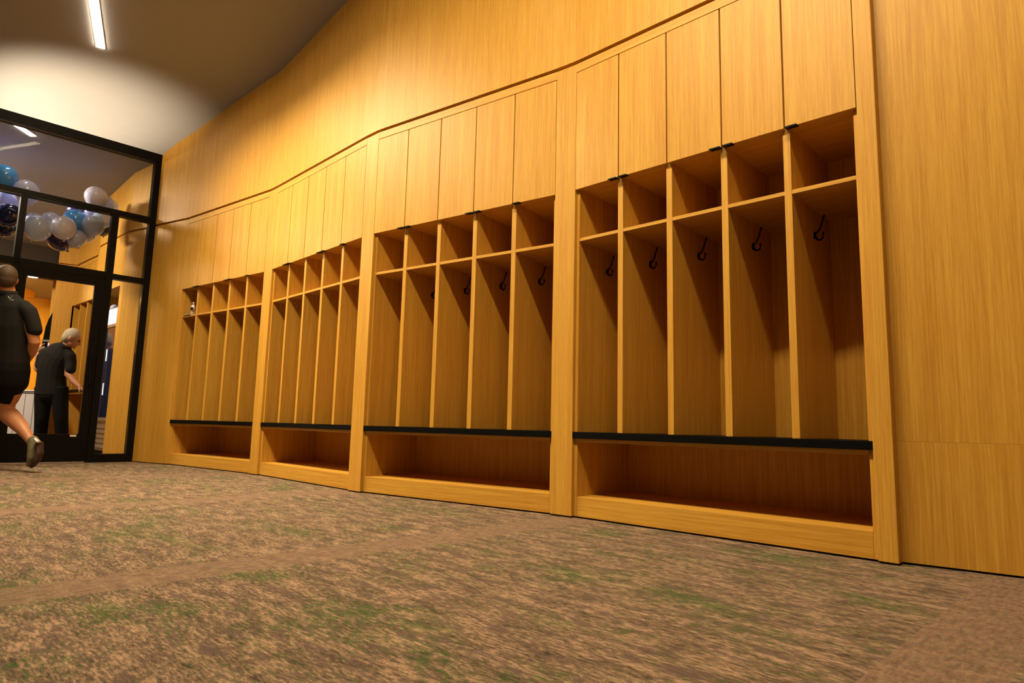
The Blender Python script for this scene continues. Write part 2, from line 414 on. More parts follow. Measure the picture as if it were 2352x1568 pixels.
# local frame: x runs left along the partition, +y points away from the camera side? fix below
YS = 1 if Vector((-WX.y, WX.x)).dot(AX.xy) < 0 else -1       # local +y * YS = beyond the glass
def gbox(u0, u1, z0, z1, t0=0.0, t1=0.09):
    return (u0, u1, YS*t0, YS*t1, z0, z1)
struct(part, 'black framed glass partition with transoms and sidelights', 'window')
fr = MB(); fr.box(*gbox(0.0, 6.2, 3.335, 3.442)); fr.box(*gbox(0.0, 0.065, 0.0, 3.335)); fr.box(*gbox(0.065, 0.36, 0.0, 0.085))
fr.box(*gbox(1.215, 6.2, 0.0, 0.12)); fr.build('outer_frame', M['frame'], part, 0.002)
MB().box(*gbox(0.065, 6.2, 2.632, 2.692)).build('transom_bar', M['frame'], part, 0.002)
MB().box(*gbox(0.065, 0.36, 1.935, 1.99)).build('transom_bar', M['frame'], part, 0.002)
MB().box(*gbox(0.425, 6.2, 1.925, 1.998)).build('door_header', M['frame'], part, 0.002)
MB().box(*gbox(0.36, 0.425, 0.0, 2.632)).build('mullion', M['frame'], part, 0.002)
MB().box(*gbox(1.16, 1.215, 0.0, 2.632)).build('mullion', M['frame'], part, 0.002)
MB().box(*gbox(2.2, 2.26, 0.12, 3.335)).build('mullion', M['frame'], part, 0.002)
def pane(u0, u1, z0, z1, par, t=0.04):
    mb = MB(); mb.box(*gbox(u0, u1, z0, z1, t, t+0.008)); return mb.build('pane', M['glass'], par)
pane(0.065, 2.2, 2.692, 3.335, part); pane(0.065, 0.36, 1.99, 2.632, part); pane(0.425, 1.16, 1.998, 2.632, part); pane(1.215, 2.2, 1.998, 2.632, part)
pane(0.065, 0.36, 0.085, 1.935, part); pane(1.215, 2.2, 0.12, 1.925, part); pane(2.26, 6.2, 0.12, 3.335, part)
door = empty('door_1', (G0.x, G0.y, 0), math.atan2(WX.y, WX.x)); struct(door, 'black framed glass door in the partition', 'door')
df = MB(); df.box(*gbox(0.428, 0.512, 0.012, 1.92, 0.01, 0.055)); df.box(*gbox(1.092, 1.157, 0.012, 1.92, 0.01, 0.055))
df.box(*gbox(0.512, 1.092, 0.012, 0.288, 0.01, 0.055)); df.box(*gbox(0.512, 1.092, 1.838, 1.92, 0.01, 0.055))
df.build('door_leaf', M['frame'], door, 0.002)
pane(0.512, 1.092, 0.288, 1.838, door, 0.03)
MB().box(*gbox(0.53, 0.585, 0.262, 0.282, 0.004, 0.0099)).build('door_label', M['tag'], door, 0, {'label': 'small beige label on the bottom rail'})
hd = MB(); hd.box(*gbox(0.465, 0.485, 0.80, 1.15, -0.035, -0.020)); hd.box(*gbox(0.465, 0.485, 0.83, 0.85, -0.020, 0.0099)); hd.box(*gbox(0.465, 0.485, 1.10, 1.12, -0.020, 0.0099))
hd.build('door_handle', M['bmetal'], door, 0.002)

# ------------------------------------------------------------------ room beyond the glass
K1 = Vector((-4.49, 7.24)); K2 = Vector((-5.26, 7.93)); P1 = Vector((-5.59, 8.40)); P2 = Vector((-6.29, 9.02)); P3 = Vector((-6.47, 8.90))
GB = G0-AX.xy*0.09
bpts = [P3, P2, P1, K2, K1, GB]
struct(ribbon_smooth('wall_far', bpts, 0.0, 0.08, ZG1, topz, M['wv']), 'oak wall continuing beyond the glass partition', 'wall')
mb = MB(); ribbon(mb, bpts, 0.045, 0.08, ZG0-0.03, ZG1+0.01); struct(mb.build('trim_7', M['wv']), 'shadow line in the oak wall beyond the glass', 'trim')
dk, nk = nrm(K2, K1)
KE = K1-dk*0.11       # right edge of the cooler alcove
ZAL = 1.985
mb = MB(); ribbon(mb, [KE, K1, GB], 0.0, 0.08, 0.0, ZG0); 
mb.prism([KE, KE+nk*0.08, KE+nk*0.75, KE+nk*0.75+dk*0.03, KE+nk*0.08+dk*0.03], 0, ZAL+0.05)
struct(mb.build('wall_beyond', M['wv']), 'oak pier just beyond the glass, right of the drinks cooler', 'wall')
mb = MB(); KL = K2
mb.prism([KL, KE, KE+nk*0.75, KL+nk*0.75], ZAL, ZG0)
mb.prism([KL+nk*0.75, KE+nk*0.75, KE+nk*0.79, KL+nk*0.79], 0, ZAL)
struct(mb.build('trim_8', M['wv']), 'oak header and lining over the drinks cooler alcove', 'trim')
mb = MB(); d2, n2 = nrm(P1, K2)
mb.prism([P1, K2, K2+nk*0.75, P1+n2*0.1], 0, ZG0); struct(mb.build('trim_9', M['wv']), 'oak return beside the drinks cooler alcove', 'trim')
d3, n3 = nrm(P3, P2)
mb = MB(); mb.prism([P3, P2, P2+n3*0.55+d3*0.02, P3+n3*0.55], 0, ZG0); struct(mb.build('trim_10', M['wv']), 'oak pier behind the man in the far room', 'trim')
locker_bay(P2, P1, 'small oak locker niche with dark counter in the room beyond the glass', N_=3, bench=0.82, zsh=None, zd0=2.02, dep=0.42, hooks=False, pulls=False, group='small locker niche beyond the glass')

# bulkhead with shade put into its dark colour, and amber passage further back
def wl(p, q, t, z0, z1, name, mat, label, cat='wall'):
    d, n = nrm(p, q); mb = MB(); mb.prism([p, q, q+n*t, p+n*t], z0, z1)
    return struct(mb.build(name, M[mat]), label, cat)
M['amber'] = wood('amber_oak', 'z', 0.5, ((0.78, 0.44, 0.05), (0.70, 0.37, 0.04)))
BL = P3+WX.xy*3.6
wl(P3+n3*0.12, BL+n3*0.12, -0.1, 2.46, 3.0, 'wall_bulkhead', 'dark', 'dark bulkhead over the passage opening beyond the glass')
EB = P3+n3*0.5
VR = Vector((-0.50, 0.866)); pb0 = EB+VR*2.2; pb1 = pb0+WX.xy*3.6
wl(pb1, pb0, 0.08, 0, 2.9, 'wall_passage', 'amber', 'brightly lit amber wood wall at the end of the passage')
wl(EB+VR*0.02, EB+VR*2.2, 0.06, 0, 2.9, 'wall_passage_right', 'amber', 'amber wood side wall of the passage')
wl(pb1-AX.xy*0.1, BL+n3*0.1, 0.06, 0, 2.9, 'wall_passage_left', 'amber', 'amber wood side wall at the left of the passage')
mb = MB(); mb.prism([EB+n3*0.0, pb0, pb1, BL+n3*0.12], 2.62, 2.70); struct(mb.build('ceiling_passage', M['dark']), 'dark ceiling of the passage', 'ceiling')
# slanting oak cornice across the passage ceiling
ca = EB-AX.xy*1.9+WX.xy*0.1; cb = EB-AX.xy*0.55+WX.xy*1.7
wl(ca, cb, 0.14, 2.42, 2.62, 'trim_11', 'amber', 'lit oak cornice crossing the passage ceiling', 'trim')
#PEOPLE_AND_PROPS
# ------------------------------------------------------------------ people
M['skin'] = plain('skin', (0.42, 0.19, 0.10), 0.5, var=0.08, scale=30)
M['skinb'] = plain('skin_leg', (0.50, 0.21, 0.10), 0.5, var=0.12, scale=14)
M['hairb'] = plain('brown_hair', (0.060, 0.032, 0.016), 0.7, var=0.4, scale=120, bump=0.5)
M['hairg'] = plain('grey_hair', (0.36, 0.30, 0.22), 0.7, var=0.45, scale=110, bump=0.5)
M['shirt'] = plain('black_shirt', (0.012, 0.011, 0.011), 0.85, var=0.3, scale=25, spec=0.2, bump=0.2)
M['shorts'] = plain('black_shorts', (0.006, 0.006, 0.007), 0.9, var=0.3, scale=25, spec=0.15)
M['shoe'] = plain('tan_shoe_fabric', (0.15, 0.13, 0.075), 0.8, var=0.3, scale=60)
M['sole'] = plain('brown_sole', (0.040, 0.016, 0.010), 0.7, var=0.2, scale=40)
M['shine'] = plain('silver_patch', (0.75, 0.72, 0.66), 0.25, metal=0.6)
M['eye'] = plain('eye_dark', (0.01, 0.01, 0.01), 0.3)
def remesh(o, voxel, smooth=6):
    m = o.modifiers.new('remesh', 'REMESH'); m.mode = 'VOXEL'; m.voxel_size = voxel; m.use_smooth_shade = True
    s = o.modifiers.new('smooth', 'SMOOTH'); s.factor = 0.5; s.iterations = smooth
    return o
def add_hand(mb, wrist, tip_dir, palm_n, L=0.17, curl=0.5):
    """palm, four unequal bent fingers and a thumb; palm_n points out of the palm"""
    t = Vector(tip_dir).normalized(); n = Vector(palm_n); n = (n-t*n.dot(t)).normalized(); s = t.cross(n)
    w = Vector(wrist)
    mb.limb([w, w+t*L*0.18, w+t*L*0.5], [(0.026, 0.018), (0.036, 0.015), (0.040, 0.013)], side=s)
    for k, (off, ln) in enumerate(((-0.030, 0.40), (-0.010, 0.48), (0.010, 0.45), (0.029, 0.36))):
        b = w+t*L*0.5+s*off; l = L*ln
        a1 = curl*0.7; a2 = curl*1.6
        p1 = b+(t*math.cos(a1)+n*math.sin(a1))*l*0.5; p2 = p1+(t*math.cos(a2)+n*math.sin(a2))*l*0.5
        mb.limb([b-t*0.01, p1, p2], [0.0088, 0.0082, 0.007], n=10)
    b = w+t*L*0.15-s*0.028; d = (t*0.7-s*0.6+n*0.35).normalized()
    mb.limb([b, b+d*L*0.22, b+d*L*0.26+(t*0.8+n*0.4)*L*0.16], [0.013, 0.0105, 0.008], n=10)
def add_head(mb, c, F, U, rx, ry, rz):
    """skull with jaw, nose, brow, lips and ears, facing F"""
    F = Vector(F).normalized(); U = Vector(U); U = (U-F*U.dot(F)).normalized(); R = F.cross(U)
    rot = Matrix((R, F, U)).transposed(); c = Vector(c)
    P = lambda x, y, z: c+R*x*rx+F*y*ry+U*z*rz
    mb.ball(P(0, -0.05, 0.12), rx, ry*1.0, rz*0.86, rot)
    mb.ball(P(0, 0.28, -0.38), rx*0.74, ry*0.66, rz*0.60, rot)
    mb.limb([P(0, 0.93, 0.10), P(0, 1.04, -0.12), P(0, 1.18, -0.24), P(0, 0.95, -0.32)], [0.010, 0.011, 0.014, 0.012], n=10)
    mb.limb([P(-0.45, 0.80, 0.20), P(0, 0.93, 0.17), P(0.45, 0.80, 0.20)], [0.010, 0.011, 0.010], n=10)
    mb.limb([P(-0.25, 0.86, -0.52), P(0, 0.93, -0.50), P(0.25, 0.86, -0.52)], [0.007, 0.010, 0.007], n=10)
    mb.ball(P(0, 0.80, -0.82), 0.02, 0.02, 0.018)
    for q in (-1, 1): mb.ball(P(q*1.0, -0.08, -0.06), 0.010, 0.020, 0.032, rot)
    return P, rot
E1 = 5.42
UPV = Vector((0, 0, 1))
run = empty('person', tuple(at(20, 868, E1).xy)+(0,)); 
tag(run, 'person jogging away in black shirt and shorts at left edge, one heel raised', 'person')
ro = Vector(run.location)
class MBo(MB):
    """collector in the local frame of a root"""
    def __init__(s, off): super().__init__(); s.off = Vector(off)
    def build(s, *a, **k):
        s.v = [(p[0]-s.off.x, p[1]-s.off.y, p[2]-s.off.z) for p in s.v]; return super().build(*a, **k)
Frun = Vector((-0.72, 0.66, 0.0))
b = MBo(ro)
P_, rotH = add_head(b, at(13, 640, E1), Frun, UPV, 0.076, 0.095, 0.112)
b.limb([at(14, 655, E1), at(17, 676, E1), at(19, 700, E1)], [0.058, 0.060, 0.075])
b.limb([at(20, 700, E1), at(21, 750, E1), at(21, 815, E1), at(22, 862, E1)], [(0.13, 0.085), (0.15, 0.105), (0.13, 0.10), (0.14, 0.105)], side=CR)
b.limb([at(60, 712, E1), at(71, 745, E1), at(79, 786, E1), at(72, 808, 5.48), at(56, 836, 5.60)], [0.056, 0.052, 0.044, 0.040, 0.027])
add_hand(b, at(56, 836, 5.60), at(46, 852, 5.70)-at(56, 836, 5.60), Vector((-0.3, -0.2, -1)), curl=0.9)
b.limb([at(-22, 712, E1), at(-42, 780, E1), at(-40, 800, 5.42), at(-30, 828, 5.25)], [0.056, 0.044, 0.040, 0.027])
add_hand(b, at(-30, 828, 5.25), at(-26, 846, 5.2)-at(-30, 828, 5.25), Vector((0.3, -0.2, -1)), curl=0.9)
b.limb([at(34, 868, E1), at(22, 905, 5.46), at(8, 940, 5.48)], [0.088, 0.080, 0.064])
b.limb([at(6, 938, 5.48), at(24, 956, 5.45), at(46, 978, 5.41), at(60, 996, 5.38), at(71, 1012, 5.36)], [0.066, 0.070, 0.058, 0.042, 0.035])
kn = at(-22, 955, 5.62); an = Vector((kn.x-0.02, kn.y+0.02, 0.085))
b.limb([at(4, 868, E1), kn, (kn*0.6+an*0.4), an], [0.088, 0.062, 0.055, 0.036])
remesh(b.build('body', M['skinb'], run), 0.006, 4)
for q in (-1, 1):
    e = MBo(ro); e.ball(P_(q*0.40, 0.86, 0.02), 0.012); e.build('eye', M['eye'], run)
h = MBo(ro); c0 = P_(0, -0.12, 0.20); h.ball(c0, 0.081, 0.098, 0.098, rotH); h.ball(P_(0, -0.42, -0.10), 0.070, 0.066, 0.075, rotH)
remesh(h.build('hair', M['hairb'], run), 0.008, 2)
s = MBo(ro)
s.limb([at(18, 676, E1), at(19, 692, E1), at(20, 705, E1), at(21, 750, E1), at(22, 800, E1), at(21, 836, E1)], [(0.070, 0.070), (0.125, 0.085), (0.158, 0.10), (0.163, 0.122), (0.150, 0.118), (0.156, 0.120)], side=CR, round_ends=False)
s.limb([at(52, 704, E1), at(66, 716, E1), at(74, 738, E1), at(79, 758, E1)], [0.062, 0.064, 0.060, 0.058])
s.limb([at(-14, 704, E1), at(-28, 716, E1), at(-36, 738, E1), at(-41, 758, E1)], [0.062, 0.064, 0.060, 0.058])
remesh(s.build('shirt', M['shirt'], run), 0.008, 4)
cl = MBo(ro); cl.limb([at(17, 669, E1), at(17.5, 680, E1)], [0.068, 0.074], round_ends=False); cl.build('collar', M['shirt'], run)
lg = MBo(ro)
for pts in (((19, 681), (22, 685), (24.5, 684), (28, 679)), ((21, 686), (24, 688.5), (30, 689))):
    lg.limb([at(x, y, E1-0.112) for x, y in pts], [0.0022, 0.0045, 0.004, 0.0018][:len(pts)], n=8)
lg.build('logo', M['shine'], run, 0, {'label': 'small pale mark below the collar'})
t = MBo(ro)
t.limb([at(21, 822, E1), at(22, 850, E1), at(20, 875, E1)], [(0.150, 0.115), (0.156, 0.128), (0.150, 0.125)], side=CR)
t.limb([at(32, 862, E1), at(22, 890, 5.45), at(11, 915, 5.47)], [0.108, 0.102, 0.098], round_ends=False)
t.limb([at(6, 862, E1), at(-4, 890, 5.48), at(-12, 918, 5.54)], [0.108, 0.102, 0.098], round_ends=False)
remesh(t.build('shorts', M['shorts'], run), 0.008, 3)
# raised shoe: heel up, toe down, sole turned towards the lockers
def shoe_pts(dx): return [at(76+dx, 1010, 5.34), at(77+dx, 1030, 5.32), at(74+dx, 1050, 5.31), at(69+dx, 1066, 5.31)]
dpt = _fw
f = MBo(ro); f.limb(shoe_pts(0), [(0.036, 0.040), (0.040, 0.046), (0.044, 0.036), (0.036, 0.020)], side=dpt); remesh(f.build('shoe', M['shoe'], run), 0.006, 3)
f = MBo(ro); f.limb([at(91, 1018, 5.32), at(91, 1040, 5.30), at(85, 1056, 5.29), at(74, 1071, 5.29)], [(0.038, 0.022), (0.040, 0.024), (0.046, 0.022), (0.034, 0.012)], side=dpt); remesh(f.build('shoe_sole', M['sole'], run), 0.006, 3)
f = MBo(ro); f.limb([at(82, 1008, 5.29), at(88, 1014, 5.285)], [(0.022, 0.012), (0.022, 0.012)], side=dpt); f.build('heel_patch', M['shine'], run, 0, {'label': 'shiny silver heel patch'})
ft = Vector((Frun.x, Frun.y, 0)); a0 = Vector((an.x, an.y, 0))
f = MBo(ro); f.limb([a0-ft*0.05+UPV*0.055, a0+UPV*0.062, a0+ft*0.10+UPV*0.045, a0+ft*0.19+UPV*0.034], [(0.034, 0.036), (0.040, 0.042), (0.046, 0.032), (0.036, 0.022)], side=Vector((-ft.y, ft.x, 0))); remesh(f.build('shoe', M['shoe'], run), 0.006, 3)
f = MBo(ro); f.limb([a0-ft*0.06+UPV*0.0125, a0+ft*0.08+UPV*0.0125, a0+ft*0.20+UPV*0.0125], [(0.040, 0.012), (0.046, 0.012), (0.036, 0.012)], side=Vector((-ft.y, ft.x, 0))); f.build('shoe_sole', M['sole'], run)

# man beyond the glass
E2 = 8.0
man = empty('person', tuple(at(118, 892, E2).xy)+(0,)); tag(man, 'grey haired person in dark polo and trousers bending beyond the glass door', 'person')
mo = Vector(man.location)
Fm = Vector((0.80, 0.42, -0.42))
b = MBo(mo)
Um = Vector((0.35, 0.1, 0.93))
P2_, rotM = add_head(b, at(166, 776, E2), Fm, Um, 0.076, 0.098, 0.112)
b.limb([at(160, 784, E2), at(150, 796, E2), at(138, 812, E2)], [0.058, 0.060, 0.075])
b.limb([at(134, 812, E2), at(124, 835, E2), at(119, 866, E2), at(118, 892, E2)], [(0.15, 0.09), (0.15, 0.10), (0.14, 0.10), (0.15, 0.105)], side=CR)
b.limb([at(158, 815, E2), at(159, 840, E2), at(157, 860, 7.97), at(170, 876, 7.95), at(182, 887, 7.93)], [0.056, 0.050, 0.044, 0.038, 0.027])
add_hand(b, at(182, 887, 7.93), at(192, 895, 7.93)-at(182, 887, 7.93), Vector((-0.3, 0.1, -1)), curl=0.8)
b.limb([at(100, 816, E2), at(88, 850, 8.02), at(85, 845, 8.10), at(88, 812, 8.22)], [0.056, 0.044, 0.040, 0.027])
add_hand(b, at(88, 812, 8.22), at(90, 800, 8.24)-at(88, 812, 8.22), Vector((0.5, 0.8, 0)), curl=0.6)
for (hx, kx, ax_) in ((102, 97, 91), (135, 139, 142)):
    a_ = at(ax_, 1036, E2); a_ = Vector((a_.x, a_.y, 0.09))
    b.limb([at(hx, 895, E2), at(kx, 965, 7.97), a_], [0.085, 0.058, 0.04])
    so = Vector((0.45, 0.75, 0)).normalized(); g = Vector((a_.x, a_.y, 0))
    sh = MBo(mo); sh.limb([g-so*0.05+UPV*0.045, g+UPV*0.05, g+so*0.10+UPV*0.042, g+so*0.19+UPV*0.034], [(0.034, 0.040), (0.042, 0.046), (0.046, 0.038), (0.036, 0.026)], side=Vector((-so.y, so.x, 0))); sh.build('shoe', M['black'], man)
remesh(b.build('body', M['skin'], man), 0.006, 4)
for q in (-1, 1):
    e = MBo(mo); e.ball(P2_(q*0.40, 0.86, 0.02), 0.012); e.build('eye', M['eye'], man)
h = MBo(mo); h.ball(P2_(0, -0.16, 0.22), 0.082, 0.098, 0.100, rotM); h.ball(P2_(0, -0.50, -0.12), 0.072, 0.06, 0.078, rotM)
remesh(h.build('hair', M['hairg'], man), 0.008, 2)
s = MBo(mo)
s.limb([at(149, 793, E2), at(142, 803, E2), at(132, 815, E2), at(122, 838, E2), at(118, 868, E2), at(117, 905, E2)], [(0.072, 0.070), (0.135, 0.09), (0.175, 0.115), (0.175, 0.125), (0.168, 0.125), (0.186, 0.134)], side=CR, round_ends=False)
s.limb([at(152, 806, E2), at(161, 818, E2), at(163, 832, E2), at(162, 848, 7.98)], [0.062, 0.066, 0.062, 0.060])
s.limb([at(106, 810, E2), at(98, 820, E2), at(93, 838, 8.01)], [0.062, 0.066, 0.060])
remesh(s.build('polo_shirt', M['shirt'], man), 0.009, 4)
cl = MBo(mo); cl.limb([at(154, 790, E2), at(147, 798, E2)], [0.066, 0.076], round_ends=False); cl.build('collar', M['shirt'], man)
t = MBo(mo)
t.limb([at(118, 882, E2), at(118, 905, E2)], [(0.168, 0.125), (0.170, 0.130)], side=CR)
for (hx, kx, ax_) in ((101, 96, 90), (136, 140, 143)):
    a_ = at(ax_, 1036, E2); a_ = Vector((a_.x, a_.y, 0.055))
    t.limb([at(hx, 889, E2), at(kx, 962, 7.97), a_], [0.100, 0.078, 0.064], round_ends=False)
remesh(t.build('trousers', M['shorts'], man), 0.009, 3)
cd = MBo(ro*0); pc_ = at(93, 799, 8.20)
m_ = MB(); m_.box(-0.045, 0.045, -0.004, 0.004, -0.012, 0.012); o = m_.build('card', M['shine'], None); o.location = pc_; o.rotation_euler = (0.1, -0.45, 0.5)
tag(o, 'small white card held up by the grey haired person', 'card')

# ------------------------------------------------------------------ balloons beyond the glass
def balloon_mat(name, col, rough=0.18, trans=0.0):
    m, nt, b_ = newmat(name); b_.inputs['Base Color'].default_value = (*col, 1); b_.inputs['Roughness'].default_value = rough
    b_.inputs['Coat Weight'].default_value = 0.6; b_.inputs['Coat Roughness'].default_value = 0.08
    if trans:
        tr = N(nt, 'ShaderNodeBsdfTransparent'); mx = N(nt, 'ShaderNodeMixShader'); mx.inputs[0].default_value = trans
        out = nt.nodes['Material Output']; nt.links.new(b_.outputs[0], mx.inputs[1]); nt.links.new(tr.outputs[0], mx.inputs[2]); nt.links.new(mx.outputs[0], out.inputs[0])
    lw = N(nt, 'ShaderNodeTexNoise'); lw.inputs['Scale'].default_value = 9
    mxc = N(nt, 'ShaderNodeMixRGB'); mxc.inputs[1].default_value = (*[c*0.85 for c in col], 1); mxc.inputs[2].default_value = (*[min(1, c*1.1) for c in col], 1)
    nt.links.new(lw.outputs[0], mxc.inputs[0]); nt.links.new(mxc.outputs[0], b_.inputs['Base Color'])
    return m
BM = dict(sky=balloon_mat('sky_blue_latex', (0.07, 0.33, 0.95)), pearl=balloon_mat('pearl_latex', (0.56, 0.60, 0.92), 0.2, 0.18), white=balloon_mat('white_latex', (0.74, 0.72, 0.95), 0.25, 0.05),
          navy=balloon_mat('navy_latex', (0.008, 0.014, 0.075), 0.12), clear=balloon_mat('clear_latex', (0.55, 0.62, 0.82), 0.12, 0.35), purple=balloon_mat('violet_latex', (0.05, 0.03, 0.13), 0.15), dull=balloon_mat('slate_blue_latex', (0.05, 0.08, 0.17), 0.2))
def on_s(x, y, s):
    d = at(x, y, 1.0)-CO; s0 = S(CO); ds = Vector((d.x, d.y)).dot(AX.xy); t = (s-s0)/ds; return CO+d*t, t
BL_ = [
 (10, 404, 26, -0.42, 'sky', 'sky blue balloon at the far left, above the transom bar'),
 (60, 440, 27, -0.40, 'pearl', 'pearly balloon crossed by the transom bar, right of the sky blue one at far left'),
 (22, 452, 29, -0.66, 'pearl', 'pale lilac balloon behind the transom bar above the large navy balloon'),
 (21, 494, 27, -0.40, 'navy', 'large glossy navy balloon, left of the left mullion'),
 (14, 522, 21, -0.58, 'navy', 'navy balloon peeping out under the large navy one'),
 (62, 512, 22, -0.60, 'dull', 'blue balloon tucked behind the clear balloon by the left mullion'),
 (89, 523, 28, -0.38, 'clear', 'large clear balloon hanging lowest beside the left mullion'),
 (80, 508, 20, -0.52, 'clear', 'small clear balloon pressed against the large clear one'),
 (117, 508, 21, -0.55, 'pearl', 'pearl balloon between the large clear one and the round white one'),
 (146, 522, 26, -0.36, 'white', 'round opaque white balloon in the middle of the swag'),
 (137, 550, 25, -0.60, 'purple', 'violet balloon hanging lowest under the round white one'),
 (173, 507, 26, -0.50, 'sky', 'sky blue balloon in the right half of the swag'),
 (181, 486, 25, -0.74, 'purple', 'dark violet balloon above the right sky blue one'),
 (176, 547, 20, -0.44, 'pearl', 'pinkish pearl balloon at the bottom of the right half'),
 (196, 533, 24, -0.56, 'pearl', 'pearl balloon behind the pinkish one at the lower right'),
 (214, 517, 23, -0.38, 'clear', 'clear balloon with bright spots right of the sky blue one'),
 (212, 488, 16, -0.60, 'pearl', 'small bluish pearl balloon just under the transom bar'),
 (236, 503, 20, -0.46, 'clear', 'clear balloon beside the right mullion'),
 (236, 525, 16, -0.64, 'dull', 'slate blue balloon half hidden under the clear one by the right mullion'),
 (220, 451, 23, -0.36, 'white', 'white balloon highest at the right end of the garland'),
 (238, 468, 22, -0.48, 'pearl', 'pearl balloon just below the highest white one'),
 (252, 474, 17, -0.66, 'clear', 'small clear balloon at the right end, against the oak wall'),
 (263, 708, 9, -1.05, 'pearl', 'little pale balloon low down in front of the dark cooler alcove'),
]
gpts = []
for (x, y, r, s_, mk, lab) in BL_:
    c, t_ = on_s(x, y, s_); R_ = r*t_/FPX
    tilt = Matrix.Rotation(random.uniform(-0.5, 0.5), 3, 'X') @ Matrix.Rotation(random.uniform(-0.5, 0.5), 3, 'Y')
    root = MB(); rings = []
    for k in range(19):
        th = PI*(k+0.03)/18.06; zz = math.cos(th); ww = math.sin(th)
        if zz < 0: ww *= (1-0.10*zz*zz); zz *= 1.12
        rings.append([tilt @ Vector((R_*ww*math.cos(2*PI*i/28), R_*ww*math.sin(2*PI*i/28), R_*zz)) for i in range(28)])
    root.loft(rings); bo = root.build('balloon', BM[mk]); bo.location = c
    tag(bo, lab, 'balloon', 'balloons in the garland beyond the glass')
    kn_ = MB(); kn_.limb([tilt @ Vector((0, 0, -R_*1.10)), tilt @ Vector((0, 0, -R_*1.17)), tilt @ Vector((0, 0, -R_*1.26))], [R_*0.045, R_*0.07, R_*0.11], n=10, round_ends=False)
    kn_.build('knot', BM[mk], bo)
    if y < 600: gpts.append(c)
# ------------------------------------------------------------------ drinks cooler in the alcove
M['sign'] = emis('lit_lilac_sign', (0.60, 0.40, 1.0), 0.6)
M['cglass'] = plain('dark_cooler_glass', (0.012, 0.016, 0.045), 0.06, var=0.5, scale=9, spec=0.8)
M['cool'] = emis('painted_glint_glow', (0.62, 0.80, 1.0), 0.7)  # glow that stands in for blue-white glints on the cooler glass
Lk = (K1-K2).length
fo = K2+dk*(Lk-0.11-0.83)+nk*0.03
cooler = empty('drinks_cooler', (fo.x, fo.y, 0), math.atan2(dk.y, dk.x)); tag(cooler, 'upright glass door drinks cooler with lilac lit sign in the alcove beyond the glass', 'cooler')
CW = 0.81
MB().box(0, CW, 0.02, 0.45, 0.08, 1.76).build('cabinet', M['silver'], cooler, 0.004)
MB().box(0.02, CW-0.02, 0.0, 0.0195, 1.56, 1.74).build('lit_sign', M['sign'], cooler, 0, {'label': 'lilac lit sign panel'})
for x0, x1 in ((0.0, CW/2-0.002), (CW/2+0.002, CW)):
    m = MB(); m.box(x0, x1, -0.015, 0.018, 1.515, 1.55); m.box(x0, x0+0.04, -0.015, 0.018, 0.42, 1.515); m.box(x1-0.04, x1, -0.015, 0.018, 0.42, 1.515); m.box(x0+0.04, x1-0.04, -0.015, 0.018, 0.42, 0.46)
    dfm = m.build('glass_door', M['silver'], cooler, 0.003)
    MB().box(x0+0.04, x1-0.04, -0.004, 0.008, 0.46, 1.515).build('pane', M['cglass'], dfm)
    hx = CW/2-0.03 if x0 == 0 else CW/2+0.03
    MB().box(hx-0.01, hx+0.01, -0.045, -0.016, 0.85, 1.25).build('handle', M['silver'], dfm, 0.004)
    for zz in (0.72, 1.12): MB().box(x0+0.10, x0+0.13, -0.008, -0.0045, zz, zz+0.14).build('painted_glint', M['cool'], dfm)  # glowing bars put on the panes as glints, not lamps
for k in range(5):
    m = MB(); z_ = 0.115+k*0.055; m.box(0.01, CW-0.01, -0.012, 0.018, z_, z_+0.018); m.box(0.01, CW-0.01, 0.0, 0.0185, z_+0.018, z_+0.05); m.build('grille_slat', M['silver'], cooler, 0.002)
MB().box(0.02, CW-0.02, 0.03, 0.38, 0.0, 0.079).build('base', M['black'], cooler)

# white cabinet left of the man
wc = at(66, 950, 8.6); white = empty('white_cabinet', (wc.x, wc.y, 0), 0.35); tag(white, 'low white panelled cabinet left of the grey haired person, beyond the glass', 'cabinet')
MB().box(-0.20, 0.20, -0.18, 0.18, 0.0, 0.75).build('body', M['white'], white, 0.004)
MB().box(-0.215, 0.215, -0.195, 0.195, 0.751, 0.79).build('top', M['silver'], white, 0.003)
for k in range(4): MB().box(-0.195+k*0.098, -0.103+k*0.098, -0.192, -0.181, 0.04, 0.74).build('front_panel', M['white'], white, 0.003)

# dark upright machine behind the man
kc = at(101, 750, 9.12); kio = empty('upright_machine', (kc.x, kc.y, 0), 0.1); tag(kio, 'tall black machine with rounded top behind the grey haired person', 'machine')
prof = [(0.0, 0), (0.12, 0), (0.12, 1.95), (0.09, 1.92), (0.05, 1.83), (0.02, 1.70), (0.0, 1.45)]
m = MB(); m.loft([[(x, 0.0, z) for x, z in prof], [(x, 0.12, z) for x, z in prof]], smooth=False); m.build('body', M['black'], kio)
m = MB(); m.box(0.0, 0.12, -0.012, -0.001, 1.50, 1.53); m.build('silver_band', M['silver'], kio)
MB().box(0.085, 0.115, -0.010, -0.001, 1.28, 1.49).build('light_strip', M['sign'], kio)

# round downlight in the passage
dl = at(76, 636, 10.0); dn = empty('downlight', (dl.x, dl.y, 2.619)); tag(dn, 'round downlight glowing in the passage ceiling beyond the door', 'ceiling light')
m = MB(); m.loft([[(r_*math.cos(2*PI*i/24), r_*math.sin(2*PI*i/24), z_) for i in range(24)] for r_, z_ in ((0.09, 0), (0.09, -0.012), (0.065, -0.016))]); m.build('trim_ring', M['dark'], dn)
m = MB(); m.loft([[(r_*math.cos(2*PI*i/24), r_*math.sin(2*PI*i/24), z_) for i in range(24)] for r_, z_ in ((0.064, -0.014), (0.06, -0.024), (0.01, -0.028))]); m.build('diffuser', M['strip2'], dn)

